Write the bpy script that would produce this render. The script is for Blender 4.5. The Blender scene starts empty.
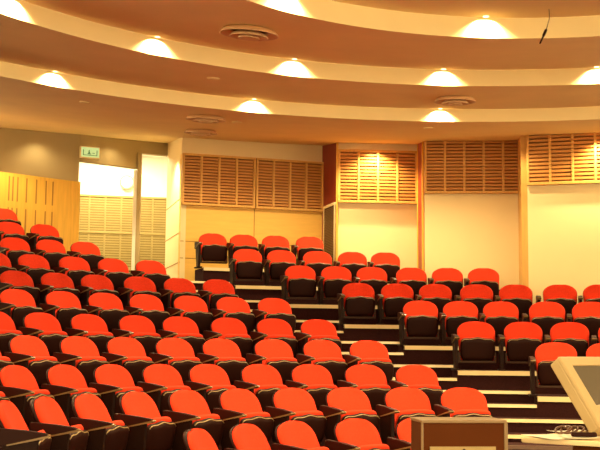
import bpy, bmesh, math
from math import sin, cos, tan, atan, atan2, radians as R_, pi, hypot
from mathutils import Vector, Matrix

sc = bpy.context.scene
col = sc.collection
S = 1.1                                   # metres per plan unit
EYE = 1.5
CX, CY = 1.8747*S, 6.5190*S               # common centre of the seat rows and ceiling rings

# ------------------------------------------------------------------ camera
cam = bpy.data.cameras.new('camera'); co = bpy.data.objects.new('camera', cam); col.objects.link(co)
cam.sensor_width = 36; cam.lens = 36*1091.9/600; cam.clip_end = 200
MC = Matrix.Rotation(pi/2+.111645, 3, 'X') @ Matrix.Rotation(.010366, 3, 'Z')
co.matrix_world = Matrix.Translation((0, 0, EYE)) @ MC.to_4x4()
sc.camera = co

def at(px, py, Y):
    """world point at plan distance Y (plan units) seen at px, py"""
    d = MC @ Vector(((px-300)/1091.9, (225-py)/1091.9, -1))
    d = d*(Y*S/d.y)
    return Vector((d.x, d.y, d.z+EYE))

def pol(r, th, z):                        # r in plan units
    return Vector((CX+r*S*sin(th), CY+r*S*cos(th), z))

# ------------------------------------------------------------------ materials
def mat(name, c, rough=.6, noise=None, bump=0., spec=.5, emis=None, metal=0., sheen=0.):
    m = bpy.data.materials.new(name); m.use_nodes = True
    nt = m.node_tree; b = nt.nodes['Principled BSDF']
    b.inputs['Base Color'].default_value = (*c, 1); b.inputs['Roughness'].default_value = rough
    b.inputs['Specular IOR Level'].default_value = spec; b.inputs['Metallic'].default_value = metal
    if sheen: b.inputs['Sheen Weight'].default_value = sheen
    if emis:
        b.inputs['Emission Color'].default_value = (*emis[0], 1); b.inputs['Emission Strength'].default_value = emis[1]
    if noise:
        scale, amt = noise[0], noise[1]
        tc = nt.nodes.new('ShaderNodeTexCoord'); mp = nt.nodes.new('ShaderNodeMapping')
        if len(noise) > 2: mp.inputs['Scale'].default_value = noise[2]
        nz = nt.nodes.new('ShaderNodeTexNoise'); nz.inputs['Scale'].default_value = scale; nz.inputs['Detail'].default_value = 4
        cr = nt.nodes.new('ShaderNodeValToRGB')
        cr.color_ramp.elements[0].position = .3; cr.color_ramp.elements[1].position = .7
        cr.color_ramp.elements[0].color = (*[x*(1-amt) for x in c], 1); cr.color_ramp.elements[1].color = (*[min(1, x*(1+amt)) for x in c], 1)
        nt.links.new(tc.outputs['Object'], mp.inputs['Vector']); nt.links.new(mp.outputs['Vector'], nz.inputs['Vector'])
        nt.links.new(nz.outputs['Fac'], cr.inputs['Fac']); nt.links.new(cr.outputs['Color'], b.inputs['Base Color'])
        if bump:
            bp = nt.nodes.new('ShaderNodeBump'); bp.inputs['Strength'].default_value = bump; bp.inputs['Distance'].default_value = .01
            nt.links.new(nz.outputs['Fac'], bp.inputs['Height']); nt.links.new(bp.outputs['Normal'], b.inputs['Normal'])
    return m

M = {
 'red': mat('red_fabric', (.66, .037, .010), .9, (60, .10), .15, .15),
 'shell': mat('black_plastic', (.020, .0042, .0022), .45, spec=.10),
 'rim': mat('tan_edge', (.34, .22, .085), .35),  # on the seat shells this tan paints a lamp highlight
 'armglint': mat('tan_arm_highlight', (.20, .12, .042), .3),  # lamp highlight on the glossy black armrests, painted tan
 'bracket': mat('brown_metal', (.06, .024, .010), .45, spec=.2),
 'metal': mat('black_metal', (.014, .004, .002), .5, spec=.10),
 'ceil': mat('salmon_ceiling', (.97, .74, .36), .85, (1.5, .04)),
 'ring': mat('cream_plaster', (.93, .77, .40), .8, (2, .03)),
 'cream': mat('cream_wall', (.86, .68, .35), .8, (1.2, .03)),
 'grey': mat('grey_wall', (.36, .27, .13), .85, (1.5, .05)),
 'white': mat('white_wall', (.85, .80, .68), .8),
 'ply': mat('plywood', (.86, .50, .10), .5, (3, .05, (1, 1, 8)), .0, .4),
 'plyd': mat('golden_plywood', (.78, .44, .06), .5, (3, .10, (8, 8, .6)), .0, .4),
 'slat': mat('slat_timber', (.58, .25, .05), .5, (5, .12, (1, 1, 6)), .0, .4),
 'yslat': mat('pale_slat_timber', (.33, .24, .07), .5, (5, .10, (1, 1, 6)), .0, .4),
 'stile': mat('stile_timber', (.68, .36, .08), .5, (5, .08, (6, 6, .6)), .0, .4),
 'gap': mat('dark_acoustic_felt', (.27, .10, .018), .95),
 'ygap': mat('pale_acoustic_felt', (.22, .15, .04), .95),
 'redwood': mat('red_brown_timber', (.26, .026, .008), .45, (4, .15, (6, 6, .5))),
 'groove': mat('dark_joint', (.36, .17, .035), .9),
 'carpet': mat('dark_carpet', (.035, .010, .009), .98, (90, .3), .3, .1),
 'nosing': mat('cream_nosing', (.52, .38, .18), .45, (6, .06)),
 'diff': mat('diffuser_metal', (.70, .44, .22), .4),
 'dark': mat('dark_void', (.05, .022, .01), .8),
 'lamp': mat('lamp_glow', (1, .9, .7), .5, emis=((1, .78, .42), 5)),
 'beige': mat('beige_plastic', (.42, .30, .135), .45, (5, .03)),
 'screen': mat('dull_screen', (.085, .065, .04), .3),
 'cab': mat('brown_laminate', (.085, .022, .004), .8, (6, .08), 0., .08),
 'cabtrim': mat('light_edge_strip', (.22, .135, .055), .45),
 'cabpan': mat('pale_panel', (.34, .24, .09), .5),
 'desk': mat('light_desk_laminate', (.74, .58, .32), .4, (5, .05)),
 'paper': mat('paper', (.86, .80, .62), .8),
 'cable': mat('brown_cable', (.11, .045, .02), .4),
 'sign': mat('sign_face', (.42, .70, .30), .4, emis=((.80, 1, .55), .30)),
 'green': mat('sign_green', (.05, .26, .05), .4, emis=((.2, .65, .15), .08)),
 'clock': mat('clock_face', (.88, .86, .78), .4),
 'grille': mat('bronze_grille', (.22, .12, .05), .4),
}

# ------------------------------------------------------------------ mesh helpers
def box(bm, x0, x1, y0, y1, z0, z1, mi=0, bev=0., Mx=None):
    vs = [bm.verts.new(Vector(p)) for p in ((x0,y0,z0),(x1,y0,z0),(x1,y1,z0),(x0,y1,z0),(x0,y0,z1),(x1,y0,z1),(x1,y1,z1),(x0,y1,z1))]
    if Mx is not None:
        for v in vs: v.co = Mx @ v.co
    fs = [bm.faces.new([vs[i] for i in f]) for f in ((3,2,1,0),(4,5,6,7),(0,1,5,4),(1,2,6,5),(2,3,7,6),(3,0,4,7))]
    for f in fs: f.material_index = mi
    if bev:
        es = list({e for f in fs for e in f.edges})
        r = bmesh.ops.bevel(bm, geom=es, offset=bev, segments=2, affect='EDGES', profile=.5)
        for f in r['faces']: f.material_index = mi
    return vs

def prism(bm, pts, z0, z1, mi=0):
    a = [bm.verts.new((p[0], p[1], z0)) for p in pts]; b = [bm.verts.new((p[0], p[1], z1)) for p in pts]
    n = len(pts); fs = [bm.faces.new(a[::-1]), bm.faces.new(b)]
    for i in range(n): fs.append(bm.faces.new((a[i], a[(i+1) % n], b[(i+1) % n], b[i])))
    for f in fs: f.material_index = mi
    return fs

def tube(bm, pts, r, n=8, mi=0, closed=False):
    pts = [Vector(p) for p in pts]; rings = []
    m = len(pts)
    for i, p in enumerate(pts):
        if closed: d = pts[(i+1) % m]-pts[i-1]
        else: d = pts[min(i+1, m-1)]-pts[max(i-1, 0)]
        d.normalize(); a = d.orthogonal().normalized() if abs(d.z) > .9 else d.cross(Vector((0, 0, 1))).normalized(); b = d.cross(a)
        rr = r[i] if isinstance(r, (list, tuple)) else r
        rings.append([bm.verts.new(p+a*rr*cos(2*pi*k/n)+b*rr*sin(2*pi*k/n)) for k in range(n)])
    for i in range(m if closed else m-1):
        A, B = rings[i], rings[(i+1) % m]
        for k in range(n):
            f = bm.faces.new((A[k], A[(k+1) % n], B[(k+1) % n], B[k])); f.material_index = mi; f.smooth = True
    if not closed:
        for q in (rings[0][::-1], rings[-1]): bm.faces.new(q).material_index = mi

def lathe(bm, prof, n=40, c=(0, 0), t0=None, t1=None, mi=0, smooth=True):
    full = t0 is None
    ang = [2*pi*i/n for i in range(n)] if full else [t0+(t1-t0)*i/n for i in range(n+1)]
    rings = [[bm.verts.new((c[0]+r*sin(t), c[1]+r*cos(t), z)) for (r, z) in prof] for t in ang]
    m = len(rings)
    for i in range(m if full else m-1):
        A, B = rings[i], rings[(i+1) % m]
        for k in range(len(prof)-1):
            try:
                f = bm.faces.new((A[k], A[k+1], B[k+1], B[k])); f.material_index = mi; f.smooth = smooth
            except ValueError: pass

def obj(name, bm, mats, parent=None, loc=None, rotz=0., smooth=False):
    bmesh.ops.remove_doubles(bm, verts=bm.verts, dist=1e-5)
    bmesh.ops.recalc_face_normals(bm, faces=bm.faces)
    me = bpy.data.meshes.new(name); bm.to_mesh(me); bm.free()
    for k in (mats if isinstance(mats, (list, tuple)) else [mats]): me.materials.append(M[k])
    if smooth:
        for p in me.polygons: p.use_smooth = True
        try: me.set_sharp_from_angle(angle=R_(40))
        except Exception: pass
    o = bpy.data.objects.new(name, me); col.objects.link(o)
    if parent: o.parent = parent
    if loc is not None: o.location = loc
    o.rotation_euler.z = rotz
    return o

def tag(o, label, cat, group=None):
    o['label'] = label; o['category'] = cat
    if group: o['group'] = group
    return o

def thing(name, label, cat, loc, rotz=0., group=None):
    o = bpy.data.objects.new(name, None); col.objects.link(o); o.location = loc; o.rotation_euler = (0, 0, rotz)
    o.empty_display_size = .1
    return tag(o, label, cat, group)

def struct(name, bm, mats, **k):
    o = obj(name, bm, mats, **k); o['kind'] = 'structure'; return o

# ------------------------------------------------------------------ levels
ZTOP = {1:2.112, 2:1.797, 3:1.476, 4:1.175, 5:.882, 6:.608, 7:.325, 8:.0774, 9:-.172, 10:-.3635, 11:-.576}
CH = .635                                  # chair height above its tread
Rr = {k: 2.8929+.95*(11-k) for k in ZTOP}  # radius of the chair backs
ZT = {k: EYE+S*ZTOP[k]-CH for k in ZTOP}   # tread level
ZT[12] = 0.
EDGE = .47

def ceil_z(r):                             # underside of the ceiling, plan radius
    if r < 3.157: return EYE+S*(2.86+(3.003-2.86)*r/3.157)
    if r < 5.364: return EYE+S*(2.812+(3.088-2.812)*(r-3.157)/(5.364-3.157))
    if r < 7.215: return EYE+S*(2.905+(3.054-2.905)*(r-5.364)/(7.215-5.364))
    return EYE+S*(2.890+.123*(r-7.215))

# ------------------------------------------------------------------ ceiling
bm = bmesh.new()
for a, b in ((0.001, 3.1569), (3.1571, 5.3639), (5.3641, 7.2149), (7.2151, 16.)):
    lathe(bm, [(a*S, ceil_z(a)), (b*S, ceil_z(b))], 160, (CX, CY))
struct('ceiling', bm, 'ceil')
RINGS = (7.215, 5.364, 3.157)
for i, r in enumerate(RINGS):
    bm = bmesh.new()
    lathe(bm, [(r*S, ceil_z(r-.0005)), (r*S, ceil_z(r+.0005))], 200, (CX, CY))
    struct('trim_%d' % (i+1), bm, 'ring')

# ------------------------------------------------------------------ stepped floor
def sector(bm, r0, r1, t0, t1, z0, z1, mi=0, n=None):
    n = n or max(6, int((t1-t0)*r1*6))
    lathe(bm, [(r0*S, z0), (r0*S, z1), (r1*S, z1), (r1*S, z0), (r0*S, z0)], n, (CX, CY), t0, t1, mi, smooth=False)
    for t in (t0, t1):
        vs = [bm.verts.new((CX+r*S*sin(t), CY+r*S*cos(t), z)) for r, z in ((r0, z0), (r0, z1), (r1, z1), (r1, z0))]
        bm.faces.new(vs).material_index = mi

TMIN, TMAX = -1.9, .95
RSTART = {2:-.312, 3:-.285, 4:-.229, 5:-.157, 6:-.078, 7:-.005, 8:.128, 9:.27, 10:.40, 11:.55}
LEND = {3:-.462, 4:-.392, 5:-.314, 6:-.25, 7:-.20, 8:-.138, 9:-.076, 10:0., 11:-.19}
PL = .095                                  # the seat platforms stand this much above the aisle
AZ = {k: ZT[k]-(PL if k < 10 else .02) for k in ZT}; AZ[12] = 0.
bm = bmesh.new()
for k in range(1, 12):
    r0 = Rr[k]-EDGE; r1 = r0+.95; zb = -.2 if k > 3 else ZT[k]-.6
    if k == 1: sector(bm, r0, r0+1.5, TMIN, -.533, zb, ZT[k])
    elif k == 2:
        sector(bm, r0, r1, TMIN, -.487, zb, ZT[k]); sector(bm, r0, r0+.62, -.312, -.112, zb, ZT[k])
    else:
        rl = 14.6 if k == 3 else r1
        sector(bm, r0, rl, TMIN, LEND[k], zb, ZT[k]); sector(bm, r0, rl, LEND[k], RSTART[k], zb, AZ[k]); sector(bm, r0, rl, RSTART[k], TMAX, zb, ZT[k])
# intermediate steps of the aisle
AISLE = {2:(-.345,-.283), 3:(-.44,-.226), 4:(-.42,-.152), 5:(-.335,-.071), 6:(-.28,.003), 7:(-.235,.128), 8:(-.19,.262), 9:(-.15,.42)}
for k, (a, b) in AISLE.items():
    e = Rr[k]-EDGE
    sector(bm, e-.475, e, a, b, -.2, .5*(AZ[k]+AZ[k+1]))
struct('floor', bm, 'carpet')
bm = bmesh.new(); box(bm, -16, 16, -9, 26, -.3, 0); struct('floor.001', bm, 'carpet')

nt_ = 3
def nosing(r, a, b, z, h=.035, d=.05, m='nosing'):
    global nt_
    nt_ += 1
    bm = bmesh.new(); lathe(bm, [((r-.004)*S, z-h), ((r-.030)*S, z-h), (r*S, z+.006), ((r+d)*S, z+.006), ((r+d)*S, z-h), ((r-.004)*S, z-h)], max(6, int((b-a)*r*6)), (CX, CY), a, b, 0, smooth=False)
    for t in (a, b): bm.faces.new([bm.verts.new((CX+q*S*sin(t), CY+q*S*cos(t), zz)) for q, zz in ((r-.030, z-h), (r, z+.006), (r+d, z+.006), (r+d, z-h))])
    struct('trim_%d' % nt_, bm, m)
for k in range(2, 12):
    e = Rr[k]-EDGE
    end = {2:-.112, 3:.06, 4:.2}.get(k, .7)
    nosing(e, RSTART[k], end, ZT[k], .05, .07)
    if k > 2: nosing(e, LEND[k]+.002, RSTART[k]-.002, AZ[k], .028)
for k, (a, b) in AISLE.items():
    nosing(Rr[k]-EDGE-.475, a, b, .5*(AZ[k]+AZ[k+1]), .028, .05, 'bracket' if k == 9 else 'nosing')

# ------------------------------------------------------------------ walls
def wall(name, P0, P1, bands, th=.14, flip=False):
    """upright wall from plan point P0 to P1; bands = [(z0, z1, material index)], thickness goes away from the hall"""
    P0, P1 = Vector(P0[:2]), Vector(P1[:2]); d = (P1-P0).normalized(); n = Vector((-d.y, d.x))
    mid = (P0+P1)/2-Vector((CX, CY))
    if (n.dot(mid) < 0) != flip: n = -n
    bm = bmesh.new(); mats = []
    for z0, z1, m in bands:
        if m not in mats: mats.append(m)
        prism(bm, [P0, P1, P1+n*th, P0+n*th], z0, z1, mats.index(m))
    return bm, mats, P0, d, n

def add_wall(name, P0, P1, bands, grooves=(), th=.14, flip=False):
    bm, mats, P, d, n = wall(name, P0, P1, bands, th, flip)
    if grooves:
        mats.append('groove'); mi = len(mats)-1
        for (u0, u1, z0, z1) in grooves:
            a, b = P+d*u0-n*.004, P+d*u1-n*.004
            prism(bm, [a, b, b+n*.006, a+n*.006], z0, z1, mi)
    return struct(name, bm, mats)

def c2(px, Y): return at(px, 200, Y)
ZC = 6.3
A0, A1 = c2(181, 18.3), c2(322, 19.1)
B0, B1 = c2(337.5, 18.2), c2(417, 18.3)
C0, C1 = c2(424.5, 17.5), c2(524, 17.35)
D0, D1 = c2(527.5, 16.2), c2(760, 15.2)
zA_s0 = at(181, 205, 18.3).z; zA_s1 = at(181, 153.5, 18.3).z
zB_s0 = at(338, 202.9, 18.2).z; zB_s1 = at(338, 150, 18.2).z
zC_s0 = at(425, 194.2, 17.5).z; zC_s1 = at(425, 138.6, 17.5).z
zD_s0 = at(528, 186.2, 16.2).z; zD_s1 = at(528, 125, 16.2).z
LA = (A1-A0).to_2d().length
zj1, zj2 = at(190, 241, 18.3).z, at(190, 258, 18.3).z
uA = LA*(253-181)/(322-181)
add_wall('wall_back', A0, A1, [(0, zA_s1, 'ply'), (zA_s1, ZC, 'cream')],
         [(uA-.007, uA+.007, 2, zA_s0), (0, LA*.14, zj1-.006, zj1+.006), (0, LA*.14, zj2-.006, zj2+.006), (LA*.14, LA, zj1-.006, zj1+.006)])
add_wall('wall_back.001', B0, B1, [(0, ZC, 'cream')])
add_wall('wall_back.002', C0, C1, [(0, ZC, 'cream')])
add_wall('wall_right', D0, D1, [(0, ZC, 'cream')])
# return faces between the stepped wall bays
def ret(name, P0, P1, m, grooves=(), z0=0, z1=ZC): return add_wall(name, P0, P1, [(z0, z1, m)], grooves, .1)
ret('wall_return', A1, B0, 'redwood')
ret('wall_return.001', B1, C0, 'redwood')
ret('wall_return.002', C1, D0, 'stile')
# upright timber edge strips on the bay corners
def edge_strip(P, px, z0=0, z1=ZC, w=.045, m='plyd'):
    global nt_
    nt_ += 1
    bm = bmesh.new(); box(bm, P.x-w/2, P.x+w/2, P.y-.05, P.y+.02, z0, z1, 0, .006); struct('trim_%d' % nt_, bm, m)
edge_strip(c2(418.2, 18.22), 418, 0, ceil_z(11.6), .045, 'plyd')
edge_strip(c2(422.8, 17.6), 422, 0, ceil_z(11), .035, 'plyd')
edge_strip(c2(526.2, 16.25), 526, 0, ceil_z(9.7)+.05, .03, 'stile')
edge_strip(c2(337, 18.2), 337, 0, ceil_z(11.7), .04, 'plyd')
# side of the timber bay beside the entrance
E0 = c2(166.5, 20.0)
LE = (A0-E0).to_2d().length
gz = [at(181, y, 18.3).z for y in (198, 232, 262)]
add_wall('wall_side', E0, A0, [(0, ZC, 'cream')], [(0, LE, z-.008, z+.008) for z in gz], .1, True)
# grey wall over the entrance
G0, G1, G2, G3 = c2(-90, 18.2), c2(78, 18.95), c2(140, 19.75), c2(168, 20.0)
zl1 = at(78, 159, 18.95).z; zl1b = at(137, 170, 19.7).z; zl2 = at(140, 153, 19.75).z
add_wall('wall_left', G0, G1, [(0, ZC, 'grey')])
add_wall('wall_left.001', G1, G2, [((zl1+zl1b)/2, ZC, 'grey')])
add_wall('wall_left.002', G2, G3, [(zl2, ZC, 'grey')])
pj = c2(138.7, 19.72)
bm = bmesh.new(); box(bm, pj.x-.036, pj.x+.036, pj.y-.06, pj.y+.10, .5, zl2, 0, .008)
struct('door_1', bm, 'grey')
bm = bmesh.new(); box(bm, pj.x-.108, pj.x-.037, pj.y-.03, pj.y+.06, .5, zl1b, 0, .006); nt_ += 1; struct('trim_%d' % nt_, bm, 'white')  # white strip paints the lobby light on the post's left face

# entrance lobby behind
H0, H1 = c2(40, 21.9), c2(200, 22.6)
add_wall('wall_rear', H0, H1, [(0, ZC, 'white')])
add_wall('wall_rear.001', c2(60, 19.1), c2(40, 21.9), [(0, ZC, 'white')])
add_wall('wall_rear.002', c2(185, 20.2), c2(200, 22.6), [(0, ZC, 'white')])
bm = bmesh.new()
prism(bm, [c2(30, 19.3), c2(150, 20.05), c2(200, 20.3), c2(205, 22.8), c2(30, 22.2)], zl2+.42, zl2+.5)
struct('ceiling.001', bm, 'white')

# low timber wall behind the rear rows
W0, W1 = c2(-120, 16.0), c2(80, 18.38)
zw0 = at(80, 182, 18.38).z
LW = (W1-W0).to_2d().length
gro = []
for px in (-100, -92, -80, -70, -60, -52, -40, -32, -20, -9, 2, 6, 11, 20.5, 31, 41.5, 49):
    u = LW*(px+120)/200
    gro += [(u-.012, u+.012, zw0-1.3, zw0-.62), (u-.012, u+.012, zw0-.5, zw0-.06)]
add_wall('wall_left.003', W0, W1, [(0, zw0, 'plyd')], gro, .12)

# ------------------------------------------------------------------ slatted acoustic panels
def slat_panel(label, P0, P1, z0, z1, cols, nsl, ms='slat', mg='gap', dep=.09, rows=1, group='slatted acoustic panels'):
    P0, P1 = P0.to_2d(), P1.to_2d(); d = (P1-P0); L = d.length; ang = atan2(d.y, d.x)
    t = thing('acoustic_panel', label, 'wall panel', (P0.x, P0.y, z0), ang, group)
    H = z1-z0
    bm = bmesh.new(); box(bm, .01, L-.01, -.03, -.004, .01, H-.01); obj('backing', bm, mg, t)
    bm = bmesh.new(); st = .04
    for i in range(cols+1):
        x = (L-st)*i/cols; box(bm, x, x+st, -dep, -.03, 0, H, 0, .004)
    for j in range(rows+1):
        z = (H-.045)*j/rows; box(bm, 0, L, -dep-.006, -.03, z, z+.045, 0, .004)
    obj('frame', bm, 'stile' if ms == 'slat' else ms, t)
    w = (L-st)/cols; p = H/nsl
    for i in range(cols):
        bm = bmesh.new()
        for k in range(nsl):
            z = p*(k+.2); box(bm, w*i+st, w*(i+1), -dep+.012, -.034, z, z+p*.60)
        obj('slats', bm, ms, t)
    return t
def off(P, q): return P+(P-Vector((CX, CY, P.z))).normalized()*q
Am = A0.lerp(A1, .5)
slat_panel('slatted timber panel on the plywood wall, half beside the pale entrance pillar', A0, A0.lerp(A1, .507), zA_s0, zA_s1, 4, 17)
slat_panel('slatted timber panel on the plywood wall, half beside the red-brown pillar', A0.lerp(A1, .513), A1, zA_s0, zA_s1, 4, 17)
slat_panel('brightly lit four-column slatted timber panel between two wooden pillars', B0, B1, zB_s0, zB_s1, 4, 16)
slat_panel('shaded five-column slatted timber panel reaching the ceiling, on the cream wall', C0, C1, zC_s0, zC_s1, 5, 17)
slat_panel('slatted timber panel on the nearest cream wall bay, cut by the picture edge', D0, D0.lerp(D1, .62), zD_s0, zD_s1, 6, 16)
# lobby panelling
zp = at(110, 195, 22.1).z
slat_panel('pale yellow slatted timber panelling inside the bright entrance lobby', off(H0, -.01), off(H1, -.01), zp-2.5, zp, 10, 44, 'yslat', 'ygap', .05, 3)

# vent grille low on the red-brown return
t0 = A1.lerp(B0, .22); t1 = A1.lerp(B0, .86)
zg = at(330, 207, 18.6).z
d = (t1-t0).to_2d(); ang = atan2(d.y, d.x)
vg = thing('vent_grille', 'tall bronze mesh vent grille set in the red-brown pillar side', 'vent', (t0.x, t0.y, zg-1.5), ang)
L = d.length
bm = bmesh.new()
for (a, b, c, e) in ((-.05, 0, 0, 1.5), (L, L+.03, 0, 1.5), (-.05, L+.03, 1.5, 1.55), (-.05, L+.03, -.04, 0)): box(bm, a, b, -.03, -.001, c, e)
obj('frame', bm, 'cream', vg)
bm = bmesh.new(); box(bm, 0, L, -.012, -.002, 0, 1.5, 0)
for k in range(48): box(bm, 0, L, -.024, -.012, k*.031, k*.031+.016, 1)
obj('mesh_panel', bm, ['dark', 'grille'], vg)

# ------------------------------------------------------------------ chairs
def pillow(bm, hw, cen, tf, tb, rows, nx=14, edge=.004):
    """closed cushion: hw(v) half width, cen(u,v)->(y,z), tf/tb(u,v) front/back thickness along the local normal (0,ny,nz)"""
    F, B = [], []
    for i in range(rows+1):
        v = i/rows; f_, b_ = [], []
        for j in range(nx+1):
            u = -1+2*j/nx; u = sin(u*pi/2)
            x = u*hw(v); (y, z), (ny, nz) = cen(u, v)
            a = tf(u, v)+edge; b = tb(u, v)
            f_.append(bm.verts.new((x, y+ny*a, z+nz*a))); b_.append(bm.verts.new((x, y-ny*b, z-nz*b)))
        F.append(f_); B.append(b_)
    def q(*v):
        try: bm.faces.new(v).smooth = True
        except ValueError: pass
    for i in range(rows):
        for j in range(nx):
            q(F[i][j], F[i][j+1], F[i+1][j+1], F[i+1][j]); q(B[i][j+1], B[i][j], B[i+1][j], B[i+1][j+1])
        q(F[i][0], F[i+1][0], B[i+1][0], B[i][0]); q(F[i+1][nx], F[i][nx], B[i][nx], B[i+1][nx])
    for j in range(nx):
        q(F[0][j+1], F[0][j], B[0][j], B[0][j+1]); q(F[rows][j], F[rows][j+1], B[rows][j+1], B[rows][j])

BW, Z0B = .244, .180
def vmap(v): return 1-(1-v)**1.5            # more rows near the domed top
def back_hw(v, s=1.):
    v = vmap(v); k = .68
    w = BW*(.90+.10*min(1, v/k))
    if v > k: w = BW*max(0., 1-((v-k)/(1-k))**2.3)**(1/2.6)
    return w*s+.004
def back_cen(dy=0., rec=.205):
    def f(u, v):
        v = vmap(v)
        y = -rec+rec*v-.045*u*u+dy
        return (y, Z0B+(CH-Z0B)*v), (-.91, .41)
    return f
def backrest_bm(rec):
    bm = bmesh.new()
    pillow(bm, back_hw, back_cen(0., rec), lambda u, v: .045*max(0, 1-abs(u)**5)**.5*max(0, 1-abs(2*v-1)**6)**.5, lambda u, v: .004, 16)
    return bm
def back_shell_bm(rec):
    bm = bmesh.new()
    pillow(bm, lambda v: back_hw(v, 1.015), back_cen(.014, rec), lambda u, v: .004, lambda u, v: .012+.02*max(0, 1-abs(u)**4)*max(0, 1-abs(2*v-1)**4), 14)
    return bm
PIV = (-.25, .135)
def seat_axes(t):
    return Vector((0, -cos(t), sin(t))), Vector((0, -sin(t), -cos(t)))
def seat_cushion_bm(t, ln):
    a, b = seat_axes(t); bm = bmesh.new()
    def cen(u, v):
        s = ln*v*(1-.09*abs(u)**5)
        p = a*s - b*.024
        return (PIV[0]+p.y, PIV[1]+p.z), (b.y, b.z)
    th = lambda u, v: .024*max(0, 1-abs(u)**6)**.5*max(.0, 1-max(0, (v-.86)/.14)**2.2)**.5
    pillow(bm, lambda v: .222*(1-.10*max(0, (v-.6)/.4)**3), cen, th, th, 16, edge=.0)
    return bm
def shell_edge(u, ln): return ln+.009*cos(2*pi*u*1.0)-.045*abs(u)**6
def seat_shell_bm(t, ln):
    a, b = seat_axes(t); bm = bmesh.new()
    def cen(u, v):
        s = shell_edge(u, ln)*v
        p = a*s+b*(.012)
        return (PIV[0]+p.y, PIV[1]+p.z-.0), (b.y, b.z)
    pillow(bm, lambda v: .226*(1-.05*max(0, (v-.6)/.4)**3-.16*max(0, 1-v/.5)**2), cen,
           lambda u, v: .006+.026*max(0, 1-abs(u)**4)**.5*max(0, 1-abs(2*v-1)**6)**.5, lambda u, v: .006, 12)
    return bm
def seat_glint_bm(t, ln):
    a, b = seat_axes(t); bm = bmesh.new(); pts = []
    for j in range(19):
        u = -1+2*j/18
        w = .226*.93*u
        p = a*(shell_edge(u, ln)-.012)+b*.030
        pts.append((w, PIV[0]+p.y, PIV[1]+p.z))
    tube(bm, pts, .0055, 6)
    return bm
def side_prism(bm, pts, w, bev=0.):
    """outline in (y, z) extruded across x by +-w"""
    a = [bm.verts.new((-w, y, z)) for y, z in pts]; b = [bm.verts.new((w, y, z)) for y, z in pts]
    n = len(pts); fs = [bm.faces.new(a), bm.faces.new(b[::-1])]
    for i in range(n): fs.append(bm.faces.new((a[i], b[i], b[(i+1) % n], a[(i+1) % n])))
    if bev: bmesh.ops.bevel(bm, geom=list({e for f in fs for e in f.edges}), offset=bev, segments=2, affect='EDGES')
def arm_pad_bm():
    bm = bmesh.new(); side_prism(bm, [(-.12, .475), (-.30, .462), (-.46, .440), (-.475, .428), (-.46, .418), (-.30, .385), (-.12, .345)], .030, .007); return bm
def arm_glint_bm():
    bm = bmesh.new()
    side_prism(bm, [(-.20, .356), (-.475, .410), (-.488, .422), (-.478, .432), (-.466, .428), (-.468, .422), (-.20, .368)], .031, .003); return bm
def leg_bm():
    bm = bmesh.new()
    side_prism(bm, [(-.26, .02), (-.40, .02), (-.40, .22), (-.41, .40), (-.16, .37), (-.20, .22)], .02, .005)
    return bm
def foot_bm():
    bm = bmesh.new(); box(bm, -.045, .045, -.44, -.20, 0, .026, 0, .006)
    return bm
def bracket_bm():
    bm = bmesh.new()
    box(bm, -.235, .235, -.24, -.19, .10, .13, 0, .006)
    box(bm, -.24, -.215, -.25, -.12, .105, .235, 0, .004); box(bm, .215, .24, -.25, -.12, .105, .235, 0, .004)
    return bm

def make_arm(root):
    p = obj('armrest', arm_pad_bm(), 'shell', root); obj('pale_edge', arm_glint_bm(), 'armglint', p)  # tan bar draws the lamp gloss along the black arm edge
    l = obj('leg', leg_bm(), 'metal', root); obj('foot', foot_bm(), 'metal', l)
    return p, l
def arm_at(root, k, th, tm, turn, src, copy=True):
    """armrest and leg stand midway between two seats of row k: chair at angle th, stand at angle tm"""
    q = pol(Rr[k], tm, 0)-pol(Rr[k], th, 0); a = th-turn
    loc = (q.x*cos(a)-q.y*sin(a), q.x*sin(a)+q.y*cos(a), 0)
    for o in src:
        c = o
        if copy:
            c = o.copy(); col.objects.link(c); c.parent = root
            for g in o.children:
                h = g.copy(); col.objects.link(h); h.parent = c
        c.location = loc; c.rotation_euler.z = th-tm

def make_chair(tilt, lnc, lns, rec):
    global PIV
    PIV = (-.025-rec, .135)
    t = thing('theatre_chair', 'red chair', 'chair', (0, 0, 0))
    obj('backrest', backrest_bm(rec), 'red', t); obj('back_shell', back_shell_bm(rec), 'shell', t)
    obj('seat_cushion', seat_cushion_bm(tilt, lnc), 'red', t)
    s = obj('seat_shell', seat_shell_bm(tilt, lns), 'shell', t); obj('rim_highlight', seat_glint_bm(tilt, lns), 'rim', s)  # wavy tan tube stands for the highlight on the black shell edge
    obj('bracket', bracket_bm(), 'bracket', t)
    arms = make_arm(t)
    return t, arms

def dup(root):
    r = root.copy(); col.objects.link(r)
    for ch in list(root.children):
        if ch.name.startswith(('armrest', 'leg')): continue
        c = ch.copy(); col.objects.link(c); c.parent = r
        for g in ch.children:
            d = g.copy(); col.objects.link(d); d.parent = c
    return r

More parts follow.
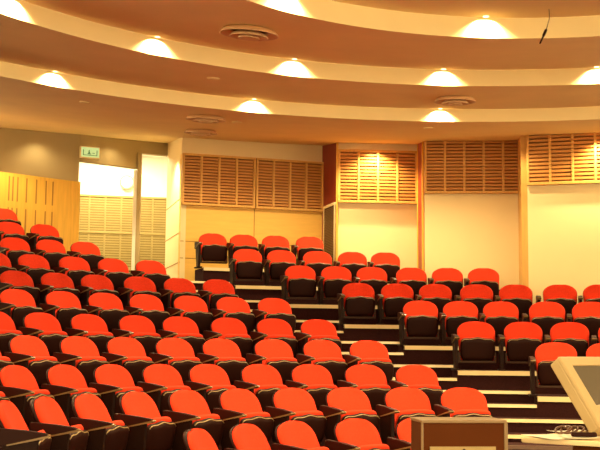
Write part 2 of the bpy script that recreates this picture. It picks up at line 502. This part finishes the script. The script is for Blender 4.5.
LEFT = {
1 : [-0.5593] ,
2 : [-0.5751, -0.5286] ,
3 : [-0.5977, -0.548, -0.4988] ,
4 : [-0.6613, -0.6059, -0.5463, -0.4886, -0.4315] ,
5 : [-0.6739, -0.6119, -0.5502, -0.4827, -0.419, -0.3562] ,
6 : [-0.7284, -0.6542, -0.5841, -0.5155, -0.4403, -0.3674, -0.296] ,
7 : [-0.8393, -0.7586, -0.6754, -0.5888, -0.5095, -0.4205, -0.3361, -0.2544] ,
8 : [-0.9794, -0.8847, -0.7845, -0.6912, -0.5927, -0.4982, -0.3925, -0.2938, -0.1999] ,
9 : [-1.1822, -1.07, -0.9546, -0.8429, -0.7285, -0.62, -0.4991, -0.3839, -0.2622, -0.1483] ,
10 : [-1.4315, -1.2818, -1.138, -0.9853, -0.8373, -0.6902, -0.5405, -0.3944, -0.2391, -0.095] ,
11 : [-1.1452, -0.9311, -0.7463, -0.5293, -0.319] ,
}
RIGHT = {
2 : [-0.2919, -0.2473, -0.201, -0.1516] ,
3 : [-0.2594, -0.2086, -0.1545, -0.1018, -0.0522] ,
4 : [-0.1984, -0.1422, -0.0867, -0.0251, 0.0308, 0.0863] ,
5 : [-0.126, -0.0623, -0.0005, 0.0658, 0.1282, 0.1977, 0.2599] ,
6 : [-0.0418, 0.0265, 0.0943, 0.1713, 0.2421] ,
7 : [0.0367, 0.1212, 0.2027, 0.2862] ,
8 : [0.1697, 0.2663] ,
}

ORD = ['', 'first', 'second', 'third', 'fourth', 'fifth', 'sixth', 'seventh', 'eighth', 'ninth', 'tenth', 'eleventh']
protoL, armsL = make_chair(R_(79), .302, .270, .255)
protoB, armsB = make_chair(R_(80), .295, .298, .255)
protoR, armsR = make_chair(R_(80), .30, .298, .205)
used = set()

def row_name(k, left):
    i = k if left else k-1; n = 11 if left else 7
    if i == 1: return 'back row'
    if i == n: return 'front row'
    return ORD[i]+' row from the back'

for left, T in ((True, LEFT), (False, RIGHT)):
    for k, ths in T.items():
        n = len(ths)
        for i, th in enumerate(ths):
            proto, src = (protoB, armsB) if left and k <= 6 else (protoL, armsL) if left else (protoR, armsR)
            fresh = proto.name not in used
            root = proto if fresh else dup(proto)
            used.add(proto.name)
            root.location = pol(Rr[k], th, ZT[k]); root.rotation_euler = (0, 0, -th+(R_(9) if left else 0))
            m = (n-i) if left else (i+1)                     # place counted from the aisle
            who = 'aisle-end red folding chair' if m == 1 else 'red folding chair, %s from the aisle' % ORD[m]
            root['label'] = '%s, %s, %s seating block' % (who, row_name(k, left), 'left' if left else 'right')
            root['group'] = 'red chairs of the %s block, %s' % ('left' if left else 'right', row_name(k, left))
            turn = R_(9) if left else 0
            half = .5*.555/Rr[k]
            tl = (th+ths[i-1])/2 if i else th-half
            arm_at(root, k, th, tl, turn, src, not fresh)

# ------------------------------------------------------------------ ceiling fittings
def hit_ceiling(px, py):
    d = MC @ Vector(((px-300)/1091.9, (225-py)/1091.9, -1)); d = d/d.y
    y = 3.
    while y < 24:
        p = d*y; p.z += EYE
        r = hypot(p.x-CX, p.y-CY)/S
        if p.z >= ceil_z(r): return p, r
        y += .004
def place_on_ceiling(o, px, py):
    p, r = hit_ceiling(px, py)
    th = atan2(p.x-CX, p.y-CY); sl = (ceil_z(r+.01)-ceil_z(r-.01))/(.02*S)
    o.matrix_world = Matrix.Translation(p) @ Matrix.Rotation(-th, 4, 'Z') @ Matrix.Rotation(atan(sl), 4, 'X')

for (px, py, rad, lab) in (
    (249.5, 29, .30, 'large round ceiling air diffuser above the middle ceiling ring'),
    (455, 97.5, .27, 'round ceiling air diffuser beside the lowest ring, far from the entrance'),
    (206, 116, .29, 'upper of two round air diffusers near the entrance'),
    (201, 130, .28, 'lower of two round air diffusers near the entrance')):
    t = thing('ceiling_diffuser', lab, 'air diffuser', (0, 0, 0), 0, 'round ceiling air diffusers')
    bm = bmesh.new(); lathe(bm, [(rad*.74, .0), (rad*.88, -.012), (rad, -.050), (rad*1.01, -.060), (rad*.97, -.062), (rad*.84, -.026), (rad*.72, -.008), (rad*.74, .0)], 40); obj('outer_ring', bm, 'diff', t)
    bm = bmesh.new(); lathe(bm, [(.001, -.003), (rad*.75, -.003), (rad*.75, -.006), (.001, -.006)], 40); obj('throat', bm, 'dark', t)
    bm = bmesh.new(); lathe(bm, [(rad*.42, -.030), (rad*.52, -.044), (rad*.66, -.078), (rad*.66, -.086), (rad*.62, -.086), (rad*.48, -.056), (rad*.40, -.036), (rad*.42, -.030)], 36); obj('cone_ring', bm, 'diff', t)
    bm = bmesh.new(); lathe(bm, [(.001, -.03), (rad*.22, -.045), (rad*.37, -.092), (rad*.36, -.100), (.001, -.088)], 32); obj('cone_core', bm, 'diff', t)
    place_on_ceiling(t, px, py)
for (px, py, lab) in ((213, 78, 'small flat round ceiling disc between the two lower ceiling rings'),
                      (237, 122, 'small flat round ceiling disc just past the two paired air diffusers'),
                      (428, 127.5, 'small flat round ceiling disc above the shaded slatted panel'),
                      (85, 102, 'small flat round ceiling disc above the entrance')):
    bm = bmesh.new(); lathe(bm, [(.001, -.018), (.06, -.016), (.075, -.008), (.078, 0), (.001, 0)], 28)
    o = tag(obj('ceiling_disc', bm, 'ceil'), lab, 'ceiling fitting', 'small ceiling discs'); place_on_ceiling(o, px, py)

# hanging microphone
p, r = hit_ceiling(549, 9)
top = at(549.5, 18, p.y/S-.05)
mt = at(546.5, 29, p.y/S-.35); me_ = at(540, 43.5, p.y/S-.40)
mic = thing('hanging_microphone', 'thin black microphone hanging on a wire from the ceiling', 'microphone', p)
def rel(v): return v-p
bm = bmesh.new(); tube(bm, [rel(p), rel(top), rel(top.lerp(mt, .5)), rel(mt)], .004, 6); obj('cable', bm, 'cable', mic)
bm = bmesh.new(); tube(bm, [rel(mt), rel(mt.lerp(me_, .1)), rel(mt.lerp(me_, .45)), rel(mt.lerp(me_, .5)), rel(me_)], [.007, .014, .014, .009, .007], 10); obj('capsule', bm, 'shell', mic)

# ------------------------------------------------------------------ lamps
WARM = (1, .80, .42)
def spot(name, p, power, ang=122, blend=.3, rad=.03, colr=WARM, aim=None):
    l = bpy.data.lights.new(name, 'SPOT'); l.energy = power; l.color = colr; l.spot_size = R_(ang); l.spot_blend = blend; l.shadow_soft_size = rad
    o = bpy.data.objects.new(name, l); col.objects.link(o); o.location = p
    if aim is not None: o.rotation_euler = (Vector(aim)-Vector(p)).to_track_quat('-Z', 'Y').to_euler()
    return o
def disc_lamp(p, power, th=0.):
    l = bpy.data.lights.new('downlight_beam', 'AREA'); l.shape = 'ELLIPSE'; l.size = .17; l.size_y = .05; l.energy = power; l.color = WARM; l.spread = R_(122)
    o = bpy.data.objects.new('downlight_beam', l); col.objects.link(o); o.location = p; o.rotation_euler.z = -th
def project_x(P):
    v = MC.transposed() @ (P-Vector((0, 0, EYE))); return 300+1091.9*v.x/-v.z, 225-1091.9*v.y/-v.z
def theta_for(r, z, px):
    a, b = -1.2, .8
    for _ in range(50):
        m = (a+b)/2
        if project_x(pol(r, m, z))[0] < px: a = m
        else: b = m
    return (a+b)/2
nd = 0
def downlight(r, th, label, power):
    rr = r-.045/S
    z = ceil_z(rr); P = pol(rr, th, z)
    t = thing('downlight', label, 'ceiling light', P, -th, 'downlights along the ceiling rings')
    bm = bmesh.new(); lathe(bm, [(.030, -.001), (.042, -.001), (.042, -.005), (.030, -.004), (.030, -.001)], 28); obj('trim_ring', bm, 'diff', t)
    bm = bmesh.new(); lathe(bm, [(.001, -.002), (.030, -.002)], 24); obj('lamp', bm, 'lamp', t)
    disc_lamp(P+Vector((0, 0, -.012)), power, th)
LAMPS = [(0, [53, 253, 440], 'lowest ceiling ring'), (1, [155, 293, 443, 597], 'middle ceiling ring'), (2, [285, 485], 'topmost visible ceiling ring')]
PW = 32
for ri, pxs, nm in LAMPS:
    r = RINGS[ri]; z = ceil_z(r+.001); ths = [theta_for(r, z, px) for px in pxs]
    for i, th in enumerate(ths):
        w = {1:'', 2:['nearer the entrance', 'nearer the hanging microphone'][min(i, 1)], 3:['beside the entrance', 'near the paired air diffusers', 'above the shaded slatted panel'][min(i, 2)],
             4:['nearest the entrance', 'beside the large air diffuser', 'third along from the entrance', 'at the picture edge'][i]}[len(pxs)]
        downlight(r, th, 'glowing round downlight on the %s, %s' % (nm, w), PW)
    st = (ths[-1]-ths[0])/(len(ths)-1)
    for j in (-2, -1, 1, 2, 3):
        th = ths[0]+st*j if j < 0 else ths[-1]+st*j
        if -1.6 < th < 1.2:
            disc_lamp(pol(r-.045/S, th, ceil_z(r-.045/S)-.012), PW, th)
# unseen spots added over the front of the hall as fill for the seats
for th in (-2.6, -2.2, -1.8, 1.8, 2.2, 2.6, 3.14):
    spot('front_fill', pol(4.6, th, ceil_z(4.6)-.03), 150, 150, .6)
for th in (-1.5, -.5, .5, 1.5):
    spot('front_fill', pol(1.6, th, ceil_z(1.6)-.03), 150, 150, .6)
# recessed downlights of the ceiling band nearest the rear walls
for rr_, th, pw in ((12.1, -.95, 110), (12.1, -.76, 190), (11.9, -.58, 190), (10.9, -.28, 115), (10.9, -.14, 105), (9.3, -.42, 200), (9.3, -.05, 220), (9.3, .12, 55), (8.6, .32, 30), (8.6, .55, 60)):
    spot('rear_downlight', pol(rr_, th, ceil_z(rr_)-.03), pw, 150, .6)
# wall washers by the rear walls
def washer(px, Y, q, power, ang=95, aim=None):
    P = c2(px, Y); P = off(P, -q); r = hypot(P.x-CX, P.y-CY)/S; P.z = ceil_z(r)-.03
    spot('wall_washer', P, power, ang, .9, .04)
washer(374, 18.25, .34, 300, 130)
washer(602, 15.9, .34, 220, 130)
washer(30, 18.7, .3, 30, 130); washer(112, 19.4, .3, 18, 130)
# lobby light, and a spot added in the hall to brighten the pillar
pw_ = c2(150, 18.4); pw_.z = ceil_z(12.3)-.06; spot('pillar_fill', pw_, 300, 75, .7, aim=at(174, 215, 19.0))
l = bpy.data.lights.new('lobby_light', 'AREA'); l.shape = 'RECTANGLE'; l.size = 1.6; l.size_y = .8; l.energy = 190; l.color = (1, .86, .56)
o = bpy.data.objects.new('lobby_light', l); col.objects.link(o); q = c2(118, 21); o.location = (q.x, q.y, zl2+.40)

# ------------------------------------------------------------------ exit sign and clock
d = (G2-G1).to_2d(); ang = atan2(d.y, d.x)
pS = at(89.5, 158.5, 18.9)
es = thing('exit_sign', 'pale green lit exit sign above the entrance', 'sign', pS, ang-.25)
bm = bmesh.new(); box(bm, -.19, .19, -.035, .035, 0, .23, 0, .008); box(bm, -.03, .03, .03, .18, .05, .18)
obj('housing', bm, 'cream', es)
bm = bmesh.new(); box(bm, -.175, .175, -.040, -.034, .02, .21); obj('face', bm, 'sign', es)
bm = bmesh.new()
for (a, b, c, e) in ((-.14, -.125, .05, .16), (.125, .14, .05, .16), (-.14, .14, .05, .062), (-.05, .02, .075, .09), (-.035, -.005, .09, .13), (-.03, -.01, .135, .155), (.04, .09, .095, .107)):
    box(bm, a, b, -.043, -.038, c, e)
obj('pictogram', bm, 'green', es)
d = (H1-H0).to_2d(); ang = atan2(d.y, d.x)
pc = at(127, 182.5, 22.2)
ck = thing('wall_clock', 'round white wall clock high in the entrance lobby', 'clock', pc, ang)
def disc(prof):
    bm = bmesh.new(); lathe(bm, prof, 40)
    for v in bm.verts: v.co = Vector((v.co.x, -v.co.z, v.co.y))
    return bm
obj('case', disc([(.001, -.02), (.155, -.02), (.16, .02), (.15, .045), (.138, .04), (.138, .028), (.001, .028)]), 'diff', ck)
obj('face', disc([(.001, .03), (.14, .03), (.14, .028), (.001, .028)]), 'clock', ck)
bm = bmesh.new(); box(bm, -.004, .004, -.036, -.032, -.01, .10); box(bm, -.01, .065, -.036, -.032, -.004, .005); obj('hands', bm, 'screen', ck)

# ------------------------------------------------------------------ lectern, monitor, cabinet
def atz(px, py, z):
    d = MC @ Vector(((px-300)/1091.9, (225-py)/1091.9, -1)); return Vector((0, 0, EYE))+d*((z-EYE)/d.z)
ZD = 1.115
K = [atz(521, 437.5, ZD), atz(566, 440, ZD), atz(625, 443, ZD)]
kdir = (K[2]-K[0]).to_2d().normalized()
far = Vector((-kdir.y, kdir.x))*.52
b2 = K[0].to_2d()+kdir*1.0
pts = [K[0].to_2d(), b2, b2+far, K[0].to_2d()+far+kdir*.06]
lc = sum(pts, Vector((0, 0)))/4
lec = thing('lectern', 'light-topped lectern desk carrying papers and a tilted monitor', 'lectern', (lc.x, lc.y, 0))
rp = [(q-lc) for q in pts]
bm = bmesh.new(); prism(bm, rp, ZD-.022, ZD); bmesh.ops.bevel(bm, geom=list(bm.edges), offset=.004, segments=2, affect='EDGES'); obj('desk_top', bm, 'desk', lec)
bm = bmesh.new(); prism(bm, [q*.78+kdir*.10 for q in rp], 0, ZD-.022); obj('body', bm, 'cab', lec)
bm = bmesh.new(); prism(bm, [q*.82+kdir*.10 for q in rp], 0, .08); obj('plinth', bm, 'metal', lec)

# monitor
psi, tau = R_(36), R_(37)
u = Vector((cos(psi), sin(psi), 0)); nh = Vector((sin(psi), -cos(psi), 0)); n = nh*cos(tau)+Vector((0, 0, 1))*sin(tau); v = -nh*sin(tau)+Vector((0, 0, 1))*cos(tau)
PM = at(558.5, 356, 4.55)
W, Lm, Tm = .42, .385, .07
base = PM+u*W/2-v*Lm/2-n*.1
mon = thing('monitor', 'beige tilted touch monitor standing on the lectern', 'monitor', (base.x, base.y, ZD))
Mx = Matrix.Translation(PM-mon.location) @ Matrix((( u.x, v.x, n.x, 0), (u.y, v.y, n.y, 0), (u.z, v.z, n.z, 0), (0, 0, 0, 1)))
bm = bmesh.new()
def mb(x0, x1, y0, y1, z0, z1, bev=0.): box(bm, x0, x1, y0, y1, z0, z1, 0, bev, Mx)
fl, ft = .062, .05
mb(0, W, -Lm, 0, -Tm, -.012, .010)
mb(0, fl, -Lm, 0, -.02, 0, .008); mb(W-fl, W, -Lm, 0, -.02, 0, .008); mb(fl-.01, W-fl+.01, -ft, 0, -.02, -.0004, .006); mb(fl-.01, W-fl+.01, -Lm, -Lm+.12, -.02, -.0004, .006)
obj('casing', bm, 'beige', mon)
bm = bmesh.new(); mb(fl-.004, W-fl+.004, -Lm+.116, -ft+.004, -.013, -.007); obj('screen', bm, 'screen', mon)
bm = bmesh.new(); cc = Mx @ Vector((W/2+.05, -Lm/2, -Tm+.005))
tube(bm, [(cc.x, cc.y, .012), (cc.x, cc.y, cc.z)], .035, 14); box(bm, cc.x-.1, cc.x+.1, cc.y-.09, cc.y+.09, 0, .014, 0, .004); obj('stand', bm, 'beige', mon)

# papers and small items on the desk
def sheet(px, py, w, h, rot, label, lift, name='paper_sheet', curl=.0):
    P = atz(px, py, ZD); bm = bmesh.new(); nx = 6
    top = [[bm.verts.new((w*(i/nx-.5), h*(j/nx-.5), .0012+curl*max(0, (i/nx-.6))**2+curl*.8*max(0, .3-i/nx)**2)) for j in range(nx+1)] for i in range(nx+1)]
    for i in range(nx):
        for j in range(nx): bm.faces.new((top[i][j], top[i+1][j], top[i+1][j+1], top[i][j+1]))
    g = bmesh.ops.extrude_face_region(bm, geom=list(bm.faces))
    for e in g['geom']:
        if isinstance(e, bmesh.types.BMVert): e.co.z += .0015
    o = obj(name, bm, 'paper', None, (P.x, P.y, ZD+lift), rot); return tag(o, label, 'paper', 'papers on the lectern')
sheet(556, 437.4, .21, .25, .3, 'pale paper sheet at the pointed corner of the lectern top', .001, curl=.03)
sheet(580, 439.4, .15, .10, -.1, 'pale paper sheet on the lectern below the monitor corner', .006, curl=.04)
sheet(566, 434.6, .14, .10, .3, 'pale paper sheet lying under the brown cable coil', .011, curl=.05)
P = atz(570, 433, ZD+.02)
bm = bmesh.new(); pts = []
for i in range(90):
    t = 2*pi*i/90*4; f = i/89
    pts.append((-.045+.10*f+.030*cos(t), .022*sin(t)+.01*sin(7*f), .022+.014*sin(t+.6)))
tube(bm, pts, .0048, 7)
tag(obj('cable_coil', bm, 'cable', None, (P.x, P.y, ZD+.012)), 'small brown cable coil lying on the lectern papers', 'cable')
P = atz(584, 436.0, ZD+.015)
bm = bmesh.new(); box(bm, -.055, .055, -.022, .022, 0, .02, 0, .007)
for i in range(3):
    for j in range(2): box(bm, -.03+.025*i, -.016+.025*i, -.012+.016*j, -.003+.016*j, .019, .022, 1)
tag(obj('remote_control', bm, ['shell', 'rim'], None, (P.x, P.y, ZD+.012), -.2), 'small dark handheld device lying among the lectern papers', 'remote control')

# brown cabinet
Yc = 4.6/S
pl, pr = at(422, 420, Yc), at(509, 419.5, Yc)
yaw = R_(7.6); wd = (pr-pl).length*1.0; hh = pl.z
cab = thing('equipment_cabinet', 'brown upright equipment cabinet with light edging beside the front seats', 'cabinet', (pl.x, pl.y, 0), yaw)
bm = bmesh.new(); box(bm, 0, wd, 0, .20, 0, hh-.012, 0, .004); obj('body', bm, 'cab', cab)
bm = bmesh.new(); box(bm, -.003, wd+.003, -.004, .203, hh-.013, hh, 0, .003); box(bm, -.003, .006, -.004, .008, 0, hh-.012, 0, .002); box(bm, wd-.010, wd+.006, -.006, .01, 0, hh-.012, 0, .003); obj('pale_edge', bm, 'cabtrim', cab)
zpn = at(460, 447, Yc).z
bm = bmesh.new(); box(bm, wd*.09, wd*.87, -.005, .002, .25, zpn); obj('front_panel', bm, 'cabpan', cab)
bm = bmesh.new(); lathe(bm, [(.001, .004), (.006, .004), (.006, 0), (.001, 0)], 12)
for vv in bm.verts: vv.co = Vector((vv.co.x+wd*.49, -.005-vv.co.z, vv.co.y+zpn-.014))
obj('lock', bm, 'dark', cab)

# ------------------------------------------------------------------ world: warm fill added for the unbuilt front of the hall
w = bpy.data.worlds.new('hall_fill'); sc.world = w; w.use_nodes = True
bg = w.node_tree.nodes['Background']; bg.inputs['Color'].default_value = (1, .74, .38, 1); bg.inputs['Strength'].default_value = 4.5

sc.view_settings.view_transform = 'Standard'; sc.view_settings.look = 'None'
sc.view_settings.gamma = 1; sc.view_settings.exposure = .35
sc.cycles.sample_clamp_indirect = 4
sc.cycles.max_bounces = 6; sc.cycles.diffuse_bounces = 4
